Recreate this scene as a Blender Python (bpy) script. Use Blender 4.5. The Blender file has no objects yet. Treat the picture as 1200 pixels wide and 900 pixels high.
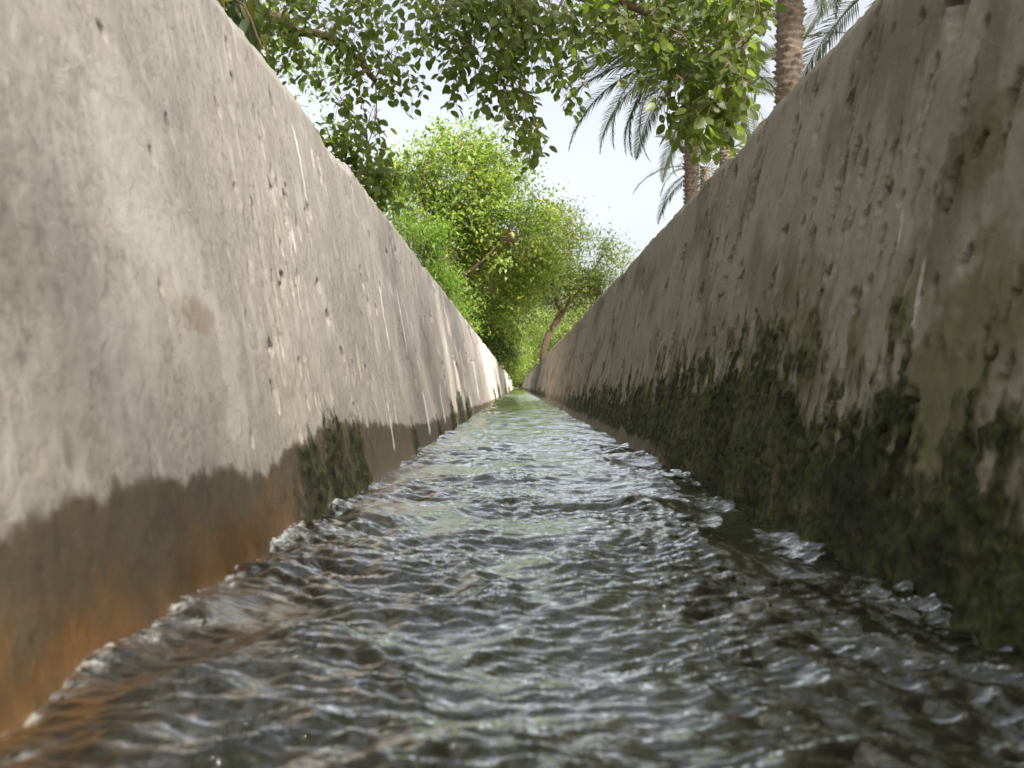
import bpy, math, random
import numpy as np

# ------------------------------------------------------------------ camera, sky, sun, exposure
sc = bpy.context.scene
COL = sc.collection
F, CU, CV, CAMZ = 900.0, 606.0, 453.0, 0.20        # focal length in photo pixels, vanishing point, camera height

cam = bpy.data.cameras.new('camera')
camo = bpy.data.objects.new('camera', cam); COL.objects.link(camo); sc.camera = camo
camo.location = (0, 0, CAMZ); camo.rotation_euler = (math.pi / 2, 0, 0)
cam.sensor_width = 36.0; cam.lens = 36.0 * F / 1200.0
cam.shift_x = (600 - CU) / 1200.0; cam.shift_y = (CV - 450) / 1200.0
cam.clip_start = 0.02; cam.clip_end = 2000
cam.dof.use_dof = True; cam.dof.focus_distance = 2.6; cam.dof.aperture_fstop = 7.5

SUN_EL, SUN_ROT = math.radians(48), math.radians(146)     # from the right, a little behind the camera
world = bpy.data.worlds.new('World'); sc.world = world; world.use_nodes = True
wn = world.node_tree; bg = wn.nodes['Background']
sky = wn.nodes.new('ShaderNodeTexSky'); sky.sky_type = 'NISHITA'; sky.sun_disc = False
sky.sun_elevation = SUN_EL; sky.sun_rotation = SUN_ROT
sky.air_density = 1.0; sky.dust_density = 7.0; sky.ozone_density = 0.6
hz = wn.nodes.new('ShaderNodeHueSaturation'); hz.inputs['Saturation'].default_value = 0.30    # milky, humid air
wn.links.new(sky.outputs[0], hz.inputs['Color']); wn.links.new(hz.outputs[0], bg.inputs[0]); bg.inputs[1].default_value = 0.15
sl = bpy.data.lights.new('sun', 'SUN'); sl.energy = 5.0; sl.angle = math.radians(2.2); sl.color = (1.0, 0.93, 0.82)
so = bpy.data.objects.new('sun', sl); COL.objects.link(so); so.location = (20, -10, 30)
SD = np.array([math.cos(SUN_EL) * math.sin(SUN_ROT), math.cos(SUN_EL) * math.cos(SUN_ROT), math.sin(SUN_EL)])
so.rotation_euler = (math.pi / 2 - SUN_EL, 0, math.pi - SUN_ROT)
vs = sc.view_settings
vs.view_transform = 'Standard'; vs.look = 'None'; vs.gamma = 1.0; vs.use_curve_mapping = False
vs.exposure = 1.32
sc.render.engine = 'CYCLES'
sc.cycles.max_bounces = 8; sc.cycles.diffuse_bounces = 4; sc.cycles.transmission_bounces = 6
sc.cycles.transparent_max_bounces = 8
sc.cycles.use_denoising = True
sc.cycles.sample_clamp_indirect = 6.0

rng = np.random.default_rng(7)
random.seed(7)

# ------------------------------------------------------------------ helpers
def tag(o, label=None, cat=None, group=None, kind=None):
    if label: o['label'] = label
    if cat: o['category'] = cat
    if group: o['group'] = group
    if kind: o['kind'] = kind
    return o

def empty(name, loc):
    o = bpy.data.objects.new(name, None); COL.objects.link(o); o.location = loc
    o.empty_display_size = 0.1
    return o

def np_mesh(name, V, Fc, mat=None, smooth=True, attrs=None, cols=None):
    V = np.asarray(V, np.float32); Fc = np.asarray(Fc, np.int32)
    me = bpy.data.meshes.new(name)
    nf, k = Fc.shape
    me.vertices.add(len(V)); me.vertices.foreach_set('co', V.ravel())
    me.loops.add(nf * k); me.loops.foreach_set('vertex_index', Fc.ravel())
    me.polygons.add(nf)
    me.polygons.foreach_set('loop_start', np.arange(0, nf * k, k, dtype=np.int32))
    me.polygons.foreach_set('loop_total', np.full(nf, k, np.int32))
    me.polygons.foreach_set('use_smooth', np.full(nf, smooth, bool))
    for an, arr in (attrs or {}).items():
        a = me.attributes.new(an, 'FLOAT', 'POINT'); a.data.foreach_set('value', np.asarray(arr, np.float32).ravel())
    for an, arr in (cols or {}).items():
        a = me.attributes.new(an, 'FLOAT_COLOR', 'POINT'); a.data.foreach_set('color', np.asarray(arr, np.float32).ravel())
    me.update(calc_edges=True)
    if mat: me.materials.append(mat)
    return me

def add(name, me, parent=None, base=None):
    o = bpy.data.objects.new(name, me); COL.objects.link(o)
    if parent is not None:
        o.parent = parent
    return o

def at(u, v, Y):
    """point seen at photo pixel (u, v) at distance Y down the channel"""
    return np.array([(u - CU) / F * Y, Y, CAMZ + (CV - v) / F * Y])

# gradient noise ----------------------------------------------------
def _hash(ix, iy, seed):
    h = (ix.astype(np.int64) * 374761393 + iy.astype(np.int64) * 668265263 + seed * 974634777) & 0xFFFFFFFF
    h = ((h ^ (h >> 13)) * 1274126177) & 0xFFFFFFFF
    return (h ^ (h >> 16)) & 0xFFFFFFFF

def gn(x, y, seed=0):
    x = np.asarray(x, float); y = np.asarray(y, float)
    x, y = np.broadcast_arrays(x, y)
    x0 = np.floor(x); y0 = np.floor(y); fx = x - x0; fy = y - y0
    ix = x0.astype(np.int64); iy = y0.astype(np.int64)
    def g(dx, dy):
        a = _hash(ix + dx, iy + dy, seed) * (2 * math.pi / 4294967296.0)
        return np.cos(a) * (fx - dx) + np.sin(a) * (fy - dy)
    sx = fx * fx * fx * (fx * (fx * 6 - 15) + 10); sy = fy * fy * fy * (fy * (fy * 6 - 15) + 10)
    a = g(0, 0); b = g(1, 0); c = g(0, 1); d = g(1, 1)
    return 1.5 * ((a + sx * (b - a)) * (1 - sy) + (c + sx * (d - c)) * sy)

def fbm(x, y, seed=0, o=4, gain=.5):
    s = 0; a = 1.0
    for k in range(o):
        s = s + a * gn(x * 2 ** k, y * 2 ** k, seed + 17 * k); a *= gain
    return s

def sst(a, b, x):
    t = np.clip((x - a) / (b - a), 0, 1)
    return t * t * (3 - 2 * t)

# node helpers -------------------------------------------------------
class NT:
    def __init__(s, name):
        s.m = bpy.data.materials.new(name); s.m.use_nodes = True
        s.t = s.m.node_tree; s.t.nodes.clear()
        s.out = s.t.nodes.new('ShaderNodeOutputMaterial')
    def n(s, typ, **kw):
        nd = s.t.nodes.new(typ)
        for k, v in kw.items(): setattr(nd, k, v)
        return nd
    def link(s, a, b): s.t.links.new(a, b)
    def set(s, inp, v):
        if hasattr(v, 'is_linked') or isinstance(v, bpy.types.NodeSocket): s.link(v, inp)
        else: inp.default_value = v
    def coord(s, sx=1, sy=1, sz=1, obj=True):
        c = s.n('ShaderNodeTexCoord'); mp = s.n('ShaderNodeMapping')
        s.link(c.outputs['Object'], mp.inputs[0]); mp.inputs['Scale'].default_value = (sx, sy, sz)
        return mp.outputs[0]
    def noise(s, vec, scale=1, detail=4, rough=.55):
        t = s.n('ShaderNodeTexNoise'); s.link(vec, t.inputs['Vector'])
        t.inputs['Scale'].default_value = scale; t.inputs['Detail'].default_value = detail; t.inputs['Roughness'].default_value = rough
        return t.outputs['Fac']
    def ramp(s, fac, stops):
        r = s.n('ShaderNodeValToRGB'); s.link(fac, r.inputs[0]); e = r.color_ramp.elements
        while len(e) < len(stops): e.new(.5)
        for q, (p, c) in zip(e, stops):
            q.position = p; q.color = (c, c, c, 1) if isinstance(c, (int, float)) else (*c, 1)
        return r.outputs[0]
    def mix(s, f, a, b, mode='MIX'):
        m = s.n('ShaderNodeMix', data_type='RGBA', blend_type=mode)
        s.set(m.inputs[0], f)
        for i, v in ((6, a), (7, b)):
            if isinstance(v, tuple): v = (*v[:3], 1)
            s.set(m.inputs[i], v)
        return m.outputs[2]
    def math(s, op, a, b=0.0, clamp=False):
        m = s.n('ShaderNodeMath', operation=op, use_clamp=clamp); s.set(m.inputs[0], a); s.set(m.inputs[1], b)
        return m.outputs[0]
    def attr(s, name):
        return s.n('ShaderNodeAttribute', attribute_name=name)
    def pbsdf(s, **kw):
        p = s.n('ShaderNodeBsdfPrincipled')
        for k, v in kw.items():
            if isinstance(v, tuple): v = (*v[:3], 1)
            s.set(p.inputs[k.replace('_', ' ')], v)
        return p
    def bump(s, h, strength, dist, normal=None):
        b = s.n('ShaderNodeBump'); b.inputs['Strength'].default_value = strength; b.inputs['Distance'].default_value = dist
        s.link(h, b.inputs['Height'])
        if normal is not None: s.link(normal, b.inputs['Normal'])
        return b.outputs[0]
    def done(s, sh):
        s.link(sh, s.out.inputs[0]); return s.m

def concrete():
    m = NT('concrete')
    st = m.attr('stain'); sep = m.n('ShaderNodeSeparateColor'); m.link(st.outputs['Color'], sep.inputs[0])
    wet, moss, rust_warm, lime = sep.outputs[0], sep.outputs[1], sep.outputs[2], st.outputs['Alpha']
    t2 = m.attr('tint'); sp2 = m.n('ShaderNodeSeparateColor'); m.link(t2.outputs['Color'], sp2.inputs[0])
    algae, grey, pale = sp2.outputs[0], sp2.outputs[1], sp2.outputs[2]
    streak = m.noise(m.coord(2.4, 3.2, 2.0), 2.4, 6, .62)
    blot = m.noise(m.coord(1, 1, .7), 5.5, 6, .62); blot2 = m.noise(m.coord(1.3, 1.3, .6), 11.0, 5, .6)
    fine = m.noise(m.coord(), 90.0, 4, .65)
    sand = m.noise(m.coord(), 420.0, 2, .5)
    c = m.ramp(streak, [(.25, (.38, .342, .305)), (.5, (.45, .405, .362)), (.75, (.50, .456, .412))])
    c = m.mix(m.ramp(blot, [(.35, .0), (.7, .55)]), c, (.43, .38, .325))
    c = m.mix(m.ramp(fine, [(.36, .45), (.5, 0.0)]), c, (.20, .175, .15))
    c = m.mix(m.ramp(sand, [(.56, .0), (.74, .5)]), c, (.50, .46, .41))
    c = m.mix(m.ramp(blot2, [(.38, .36), (.50, 0.0)]), c, (.31, .29, .265))
    c = m.mix(m.ramp(blot2, [(.54, .0), (.68, .5)]), c, (.55, .485, .42))
    c = m.mix(pale, c, (.58, .54, .49))
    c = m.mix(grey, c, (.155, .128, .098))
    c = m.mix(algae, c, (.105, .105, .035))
    # wet band, orange silt with painted warm light, lime drips, moss
    mott = m.noise(m.coord(), 38.0, 5, .6)
    wetc = m.mix(mott, (.06, .044, .025), (.165, .122, .076))
    c = m.mix(m.math('MULTIPLY', wet, .93), c, wetc)
    rustc = m.mix(m.ramp(m.noise(m.coord(), 16.0, 6, .65), [(.3, 0.0), (.7, 1.0)]), (.10, .056, .022), (.31, .145, .046))
    c = m.mix(rust_warm, c, rustc)
    c = m.mix(lime, c, (.78, .76, .72))
    mossc = m.mix(m.ramp(m.noise(m.coord(), 75.0, 5, .65), [(.35, 0.0), (.68, 1.0)]), (.010, .013, .005), (.085, .10, .026))
    mossc = m.mix(m.ramp(m.noise(m.coord(1, 1, .5), 9.0, 5, .65), [(.40, .0), (.62, .85)]), mossc, (.008, .009, .005))
    mossn = m.math('ADD', m.math('MULTIPLY', m.math('SUBTRACT', m.noise(m.coord(1, 1, .6), 42.0, 6, .72), .5), 2.2), moss)
    mossm = m.ramp(mossn, [(.22, 0.0), (.92, 1.0)])
    c = m.mix(mossm, c, mossc)
    rough = m.math('SUBTRACT', .92, m.math('MULTIPLY', m.math('MAXIMUM', wet, rust_warm), .52))
    rough = m.math('ADD', rough, m.math('MULTIPLY', moss, .3), True)
    hgt = m.math('ADD', fine, m.math('MULTIPLY', sand, .35))
    hgt = m.math('ADD', hgt, m.math('MULTIPLY', m.noise(m.coord(1, 1, .6), 45.0, 6, .7), 1.3))
    vor = m.n('ShaderNodeTexVoronoi'); m.link(m.coord(1, 1, .55), vor.inputs['Vector']); vor.inputs['Scale'].default_value = 95.0; vor.inputs['Randomness'].default_value = 1.0
    pore = m.math('MULTIPLY', m.ramp(vor.outputs['Distance'], [(.10, 1.0), (.30, 0.0)]), m.ramp(m.noise(m.coord(1, 1, .7), 14.0, 4, .6), [(.56, 0.0), (.68, 1.0)]))
    hgt = m.math('SUBTRACT', hgt, m.math('MULTIPLY', pore, .6))
    hgt = m.math('ADD', hgt, m.math('MULTIPLY', mossm, m.math('MULTIPLY', m.noise(m.coord(), 160.0, 4, .7), 3.0)))
    p = m.pbsdf(Base_Color=c, Roughness=rough, Normal=m.bump(hgt, .5, .0036))
    p.inputs['Specular IOR Level'].default_value = .4
    return m.done(p.outputs[0])

def water_mat():
    m = NT('water')
    foam = m.attr('foam').outputs['Fac']
    co = m.coord(.45, 1, 1)
    n1 = m.noise(co, 60.0, 3, .55); n2 = m.noise(co, 170.0, 3, .6)
    murk = m.mix(m.noise(m.coord(), 9.0, 3), (.007, .007, .005), (.020, .019, .013))
    fb = m.math('MULTIPLY', foam, m.ramp(m.noise(m.coord(), 150.0, 3, .7), [(.40, 0.0), (.56, 1.0)]), True)
    c = m.mix(fb, murk, (.72, .72, .70))
    nb = m.bump(n1, .4, .006); nb = m.bump(n2, .6, .0030, nb)
    body = m.n('ShaderNodeBsdfDiffuse'); m.link(c, body.inputs['Color']); m.link(nb, body.inputs['Normal'])
    gl = m.n('ShaderNodeBsdfAnisotropic'); gl.inputs['Color'].default_value = (1, 1, 1, 1); m.link(nb, gl.inputs['Normal'])
    m.link(m.math('ADD', .03, m.math('MULTIPLY', fb, .4)), gl.inputs['Roughness'])
    fr = m.n('ShaderNodeFresnel'); fr.inputs['IOR'].default_value = 1.33; m.link(nb, fr.inputs['Normal'])
    mx = m.n('ShaderNodeMixShader'); m.link(m.math('SUBTRACT', m.math('MULTIPLY', fr.outputs[0], 5.8), .075, True), mx.inputs[0])
    m.link(body.outputs[0], mx.inputs[1]); m.link(gl.outputs[0], mx.inputs[2])
    return m.done(mx.outputs[0])

def leaf_mat(name, dark, light, yellow=None, trans=.45, rough=.4, tboost=1.0):
    m = NT(name)
    at_ = m.attr('rnd').outputs['Fac']; oi = m.n('ShaderNodeObjectInfo').outputs['Random']
    r = m.math('FRACT', m.math('ADD', at_, oi))
    stops = [(.0, dark), (.75, light)]
    if yellow: stops += [(.955, light), (.975, yellow)]
    c = m.ramp(r, stops)
    v = m.noise(m.coord(), 40.0, 2)
    c = m.mix(m.math('MULTIPLY', v, .25), c, tuple(x * .55 for x in dark))
    p = m.pbsdf(Base_Color=c, Roughness=rough)
    p.inputs['Specular IOR Level'].default_value = .35
    tr = m.n('ShaderNodeBsdfTranslucent')
    m.link(m.mix(1.0, c, (1.25 * tboost, 1.5 * tboost, .65 * tboost), 'MULTIPLY'), tr.inputs[0])
    mx = m.n('ShaderNodeMixShader'); mx.inputs[0].default_value = trans
    m.link(p.outputs[0], mx.inputs[1]); m.link(tr.outputs[0], mx.inputs[2])
    return m.done(mx.outputs[0])

def bark_mat(name, a, b, scale=20.0, sz=.3):
    m = NT(name)
    n = m.noise(m.coord(1, 1, sz), scale, 6, .65)
    p = m.pbsdf(Base_Color=m.mix(n, a, b), Roughness=.9, Normal=m.bump(n, .7, .015))
    return m.done(p.outputs[0])

def ground_mat():
    m = NT('soil')
    n = m.noise(m.coord(), .8, 8, .65); g = m.noise(m.coord(), .25, 5, .6)
    c = m.mix(n, (.16, .115, .07), (.34, .27, .18))
    c = m.mix(m.ramp(g, [(.45, 0.0), (.58, .85)]), c, (.06, .085, .025))
    p = m.pbsdf(Base_Color=c, Roughness=.95, Normal=m.bump(n, .6, .05))
    return m.done(p.outputs[0])

M_CON, M_WAT = concrete(), water_mat()
M_ROUND = leaf_mat('leaf_round', (.065, .085, .024), (.115, .14, .036), trans=.6, tboost=1.5)
M_LONG = leaf_mat('leaf_long', (.035, .065, .018), (.07, .11, .025), (.22, .17, .02), trans=.35)
M_SUNNY = leaf_mat('leaf_sunny', (.10, .145, .035), (.22, .265, .065), (.45, .35, .05), trans=.5, tboost=1.3)
M_BRIGHT = leaf_mat('leaf_bright', (.10, .17, .025), (.17, .26, .04), trans=.5, tboost=1.0)
M_DEEP = leaf_mat('leaf_deep', (.07, .105, .028), (.15, .185, .05), trans=.48, tboost=1.3)
M_OLIVE = leaf_mat('leaf_olive', (.14, .17, .06), (.25, .28, .11), (.36, .30, .08), trans=.5, tboost=1.3)
M_LIME = leaf_mat('leaf_lime', (.11, .16, .03), (.18, .23, .055), (.28, .26, .06), trans=.5)
M_FROND = leaf_mat('frond', (.045, .06, .032), (.085, .10, .055), trans=.15, rough=.5)
M_BARK = bark_mat('bark', (.06, .038, .026), (.17, .11, .075))
M_TWIG = bark_mat('twig', (.10, .065, .045), (.20, .135, .09), 60.0)
M_PALM = bark_mat('palm_bark', (.04, .032, .026), (.22, .165, .125), 26.0, 1.0)
M_SOIL = ground_mat()

# ------------------------------------------------------------------ the setting: ground, channel floor, walls, water
Y0, Y1 = -2.5, 75.0
gv = []; gs = 600.0
xs = np.linspace(-gs, gs, 41); X, Yg = np.meshgrid(xs, xs + 150, indexing='ij')
Zg = np.full_like(X, -.42)
def grid_faces(a, b):
    i = np.arange((a - 1) * b).reshape(a - 1, b)[:, :b - 1].ravel()
    return np.stack([i, i + b, i + b + 1, i + 1], 1)
tag(add('ground', np_mesh('ground', np.stack([X, Yg, Zg], -1).reshape(-1, 3), grid_faces(41, 41), M_SOIL)), kind='structure')

def ycols(dmin, k, y0=.3, kf=None):
    y = [y0]
    while y[-1] < Y1: y.append(y[-1] + max(dmin, (kf if kf and y[-1] > 5 else k) * y[-1]))
    y[-1] = Y1
    back = list(np.arange(Y0, y0 - 1e-6, .06))
    return np.array(back[:-1] + y if abs(back[-1] - y0) < .03 else back + y)

WB = {-1: (.29, .17), 1: (.366, .18)}          # half width at the water line, batter
HT = .757
def on_wall(side, u, v):
    b0, k = WB[side]; a = (u - CU) / F * side; b = (CV - v) / F
    Y = (b0 + k * CAMZ) / (a - k * b)
    return Y, CAMZ + b * Y

def build_wall(side):
    b0, bat = WB[side]; sd = 100 if side < 0 else 400
    y = ycols(.0036, .0030, kf=.008); nz = 186
    t = np.linspace(0, 1, nz)
    top = HT + .004 * fbm(y * 2.2, 0 * y, sd, 3) + .0035 * fbm(y * 11, 0 * y, sd + 5, 3)
    top = top + .003 * fbm(np.log(np.clip(y, .1, None)) * 5, 0 * y + 1.5, sd + 7, 4)
    chips = sst(.33, .62, gn(y * 3.1, 0 * y + 3.3, sd + 9)) * .018 + sst(.40, .58, gn(y * 12, 0 * y + 7.7, sd + 10)) * .012
    top = top - chips
    if side < 0:
        yc, _ = on_wall(-1, 496, 296)
        top -= .02 * np.exp(-((y - yc) / .05) ** 2)
    Yc, T = np.meshgrid(y, t, indexing='ij')
    Z = -.13 + T * (top[:, None] + .13)
    # relief of the formed face (positive = into the wall)
    shear = .22 if side > 0 else .05
    Ys = Yc + shear * (Z - .3)
    R = .0035 * fbm(Yc * 1.3, Z * 2.5, sd + 20, 3) + .0014 * fbm(Yc * 10, Z * 7, sd + 21, 3)
    R = R + .0004 * fbm(Ys * 34, Z * 12, sd + 22, 3) + .0006 * fbm(Yc * 60, Z * 45, sd + 23, 3)
    rgh = sst(.05, .6, fbm(Yc * 2.3, Z * 1.2, sd + 24, 2))
    if side > 0: rgh = .35 + .65 * rgh
    slash = sst(.42, .62, fbm(Ys * 26, Z * 7.5, sd + 25, 2, .4))
    R = R + (.0085 if side > 0 else .0035) * slash * rgh
    R = R + .0012 * sst(.2, .55, fbm(Ys * 50, Z * 24, sd + 26, 2)) * rgh
    # single torn pits and slits
    r = np.random.default_rng(sd)
    npit = 420 if side > 0 else 170
    bands = np.exp(r.uniform(math.log(.6), math.log(11), 26))
    if side < 0: bands[:12] = [1.17, 1.2, 1.22, 1.25, 1.18, 1.55, 1.62, 1.95, 2.4, 3.1, 3.2, 4.2]
    for _ in range(npit):
        if r.random() < .55:
            py = bands[r.integers(26)] * (1 + r.normal(0, .03))
        else:
            py = math.exp(r.uniform(math.log(.42), math.log(14)))
        if py < .75 and (r.random() < .7 or side < 0): continue
        pz = r.uniform(.12, .74)
        w = max(r.uniform(.003, .006), .0056 * py * r.uniform(.5, 1.0)); l = (.007 + (.042 if side > 0 else .030) * r.random() ** 2) * (1 + .25 * min(py, 4))
        dep = r.uniform(.010, .024) * (1 + .12 * py)
        i0, i1 = np.searchsorted(y, [py - 5 * w - .03, py + 5 * w + .03])
        if i1 - i0 < 2: continue
        yy = Yc[i0:i1]; zz = Z[i0:i1]; dz = zz - pz
        lean = -(.38 if side > 0 else .10) + r.normal(0, .12)
        dy = yy - py - dz * lean * .6 + .003 * gn(zz * 60, yy * 0 + py * 7, 3)
        e = np.sqrt((dy / w) ** 2 + (dz / l) ** 2) + .25 * gn(yy * 120, zz * 120, 5)
        R[i0:i1] += dep * (1 - sst(.7, 1.0, e))
    # the larger slits and gouges one can pick out: (u, v, half length, half width in photo pixels)
    slits = [(318, 225, 13, 2.2), (334, 233, 8, 1.8), (361, 245, 9, 2), (372, 335, 8, 2), (384, 372, 9, 2), (401, 415, 8, 1.8), (425, 327, 16, 1.4), (322, 465, 20, 1.8), (316, 408, 9, 3), (308, 300, 26, 1.5), (328, 330, 20, 1.4),
             (300, 260, 30, 1.3), (455, 300, 9, 1.6), (270, 60, 14, 1.6), (275, 95, 9, 2.2), (290, 375, 12, 1.6), (187, 338, 9, 2), (430, 440, 12, 1.5), (470, 385, 12, 1.3), (505, 370, 9, 1.2), (350, 430, 10, 1.4), (122, 38, 6, 3)] if side < 0 else \
            [(1000, 186, 26, 4), (950, 283, 20, 4), (888, 184, 16, 3), (881, 240, 13, 3), (918, 273, 9, 4), (1012, 258, 18, 5), (1044, 178, 7, 5), (1131, 302, 14, 5), (1180, 432, 22, 6), (1038, 428, 18, 5), (1188, 105, 34, 7), (930, 150, 18, 3),
             (851, 317, 24, 2.5), (995, 118, 12, 5), (985, 205, 26, 3), (868, 330, 14, 2.5), (838, 290, 20, 2.4), (820, 345, 16, 2), (905, 330, 18, 3), (940, 215, 14, 2.6), (1010, 195, 18, 3.5), (970, 320, 9, 4), (800, 300, 16, 2), (780, 340, 14, 1.8), (860, 210, 15, 2.5), (1000, 345, 8, 4), (1120, 205, 20, 6), (1150, 170, 16, 6)]
    for (su, sv, hl, hw) in slits:
        py, pz = on_wall(side, su, sv); l = hl * py / F; w = max(hw * py * py / (F * (b0 + bat * pz)), .0032)
        i0, i1 = np.searchsorted(y, [py - 6 * w - .05, py + 6 * w + .05])
        yy = Yc[i0:i1]; zz = Z[i0:i1]; dz = zz - pz
        dy = yy - py - dz * (-.32 if side > 0 else -.08) + .004 * gn(zz * 50, yy * 0 + py * 9, 4)
        e = np.sqrt((dy / w) ** 2 + (dz / l) ** 2) + .3 * gn(yy * 90, zz * 90, 6)
        R[i0:i1] += (.016 + .010 * (py > 1)) * (1 - sst(.65, 1.0, e))
    if side > 0:                                        # big spalled hole near the top of the wall
        hy, hz = on_wall(1, 1124, 2)
        dy = (Yc - hy); dz = Z - hz
        e = np.sqrt((dy / (.026 + .3 * np.clip(dz, -.03, .06))) ** 2 + (dz / .042) ** 2) + .25 * gn(Yc * 60, Z * 60, 8)
        R += .045 * (1 - sst(.8, 1.0, e))
    # stain masks, with the right wall's shade and far warm light mixed in
    n1 = fbm(Yc * 9, Z * 9, sd + 30, 4); n2 = fbm(Yc * 22, Z * 15, sd + 31, 5, .62); n3 = fbm(Yc * 40, Z * 40, sd + 32, 3)
    ly = np.log(np.clip(Yc, .05, None)); n4 = fbm(ly * 9, Z * 4, sd + 33, 4); n5 = fbm(ly * 26, Z * 9, sd + 34, 4, .6)
    wet = np.zeros_like(Z); moss = wet.copy(); rust_warm = wet.copy(); lime = wet.copy(); alg = wet.copy(); gry = wet.copy(); pal = wet.copy()
    def blob(arr, cy, cz, ry, rz, amt, k=.5):
        e = np.sqrt(((Yc - cy) / ry) ** 2 + ((Z - cz) / rz) ** 2) + k * n1 + k * .5 * n3
        arr[...] = np.maximum(arr, amt * (1 - sst(.5, 1.1, e)))
    if side < 0:
        wt = np.interp(Yc, [0, .46, .53, .62, .75, .9, 1.0, 1.3, 1.6, 2.2, 3, 5, 8, 20], [.11, .114, .117, .124, .120, .092, .11, .135, .125, .085, .075, .06, .04, .025])
        wet = 1 - sst(-.005, .006, Z - wt - .012 * n1 - .006 * n2 - .005 * n3)
        rr = np.interp(Yc, [0, .5, .8, .98, 1.05], [.8, .9, 1, .85, 0])
        rust_warm = rr * (1 - sst(.0, .095, Z + .035 * n1 + .014 * n3)) * sst(0, .4, wet)
        for (cy, zt, w) in ((1.12, .125, .09), (1.29, .165, .10), (1.45, .15, .09), (2.22, .115, .075), (2.9, .09, .05), (3.6, .13, .16), (4.1, .17, .28), (4.75, .16, .25), (10.5, .2, .5), (13, .24, .9), (20, .2, 1.5), (30, .22, 4)):
            e = (Yc - cy) / w
            tp = zt * (1 - .35 * np.clip(np.abs(e), 0, 1) ** 2) + .03 * n2 * min(1, 1 / cy) + .03 * n5
            m_ = (1 - sst(.55, 1.15, np.abs(e) + .35 * n1)) * (1 - sst(-.05, .035, Z - tp))
            moss = np.maximum(moss, m_ * (.72 + .5 * np.clip(n3 + .3, 0, 1)))
        moss = np.clip(moss, 0, 1)
        for (cy, za, zb, w) in ((1.39, .512, .67, .007), (1.245, .42, .455, .006), (1.86, .05, .16, .010), (2.62, .04, .18, .020), (2.05, .3, .47, .009), (3.2, .05, .2, .03), (2.4, .3, .5, .012), (6.2, .1, .4, .07)):
            e = np.abs(Yc - cy - .012 * (Z - za)) / (w * (1 + .6 * n3))
            lime = np.maximum(lime, (1 - sst(.6, 1.3, e)) * sst(za - .01, za + .01, Z) * (1 - sst(zb - .01, zb + .01, Z)))
        cy, cz = on_wall(-1, 228, 372); blob(rust_warm, cy, cz, .035, .018, .35)
        blob(pal, cy - .06, .34, .10, .05, .5); blob(pal, cy + .05, .20, .08, .09, .55); blob(pal, .62, .22, .1, .07, .5)
        blob(pal, .72, .42, .09, .13, .45)
        blob(gry, cy + .012, .20, .035, .07, .55); blob(gry, .57, .19, .05, .09, .45); blob(gry, .53, .28, .05, .06, .35)
        cy, cz = on_wall(-1, 80, 530); blob(gry, cy, cz, .012, .02, .8, .3)
        gry = np.maximum(gry * .6, .35 * sst(.25, .7, n4) * sst(1.2, 2.5, Yc)); pal = np.maximum(pal, .5 * sst(.3, .7, n5))
        rust_warm = np.maximum(rust_warm, .5 * sst(.2, .6, n5) * sst(4.5, 8, Yc) * (1 - sst(.1, .3, Z)))
    else:
        mt = np.interp(Yc, [0, .55, .58, .66, .74, .80, .846, .9, 1.04, 1.15, 1.27, 1.5, 1.9, 2.6, 4.2, 7, 12, 20, 40], [.1, .095, .105, .15, .13, .18, .225, .16, .18, .25, .27, .235, .235, .19, .165, .11, .15, .10, .1])
        spike = .055 * np.clip(n2, -.6, 1) + .085 * np.clip(n5, -.5, 1)
        moss = 1.25 * (1 - sst(-.06, .06, Z - mt - .8 * spike - .015 * n3))
        moss = np.maximum(moss, .75 * (1 - sst(0, .11, Z - mt - .9 * spike)) * sst(.05, .5, n2 + .4 * n3))
        moss *= 1 - .75 * sst(1.5, 2.4, Yc) * (1 - sst(.03, .06, Z + .02 * n1)) - .6 * sst(5.5, 6.5, Yc) * (1 - sst(9.5, 10.5, Yc))
        moss *= 1 - .4 * sst(.0, .55, n1 + .4 * n3) * sst(.6, 1.1, Yc); alg = .8 * (1 - sst(-.02, .12, Z - mt - 1.3 * spike)) * sst(-.2, .5, n1 + n5)
        wet = .85 * (1 - sst(-.03, .04, Z - mt * .8 - spike * .6))
        wet *= 1 - .5 * sst(5.5, 6.5, Yc)
        for (u, v, ry, rz, am) in ((1120, 190, .04, .06, .75), (1165, 150, .03, .04, .6), (1090, 235, .03, .05, .5), (1135, 300, .012, .02, .8), (1010, 165, .02, .015, .5)):
            cy, cz = on_wall(1, u, v); blob(moss, cy, cz, ry, rz, am * .55, .8)
        for (u, v, ry, rz, am) in ((1110, 440, .10, .14, .75), (1170, 350, .06, .10, .55), (1150, 180, .07, .08, .6), (1060, 330, .06, .08, .35), (930, 370, .12, .10, .45), (830, 400, .3, .08, .4)):
            cy, cz = on_wall(1, u, v); blob(alg, cy, cz, ry, rz, am, .6)
        for (cy, za, zb, w) in ((.80, .255, .33, .0035), (.87, .36, .40, .003)):
            e = np.abs(Yc - cy - .03 * (Z - za)) / (w * (1 + .6 * n3))
            lime = np.maximum(lime, .5 * (1 - sst(.6, 1.3, e)) * sst(za - .01, za + .01, Z) * (1 - sst(zb - .01, zb + .01, Z)))
        gry = .47 + .4 * sst(.0, .7, n4); pal = .15 * sst(.35, .7, n5); alg = np.maximum(alg, .06 + .2 * sst(0, .6, n1))  # grey and algae floors put the whole wall's shade into its colour
        rust_warm = .28 * sst(5.5, 6.5, Yc) * (1 - sst(9, 11, Yc)) * (1 - .4 * sst(.2, .6, n5))  # warm light on this far stretch painted in as an orange tone
    R = R - moss * (.003 + .004 * n3) - moss * .003 * fbm(Yc * 110, Z * 90, 77, 2)
    edge = sst(.955, 1.0, T)
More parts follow.
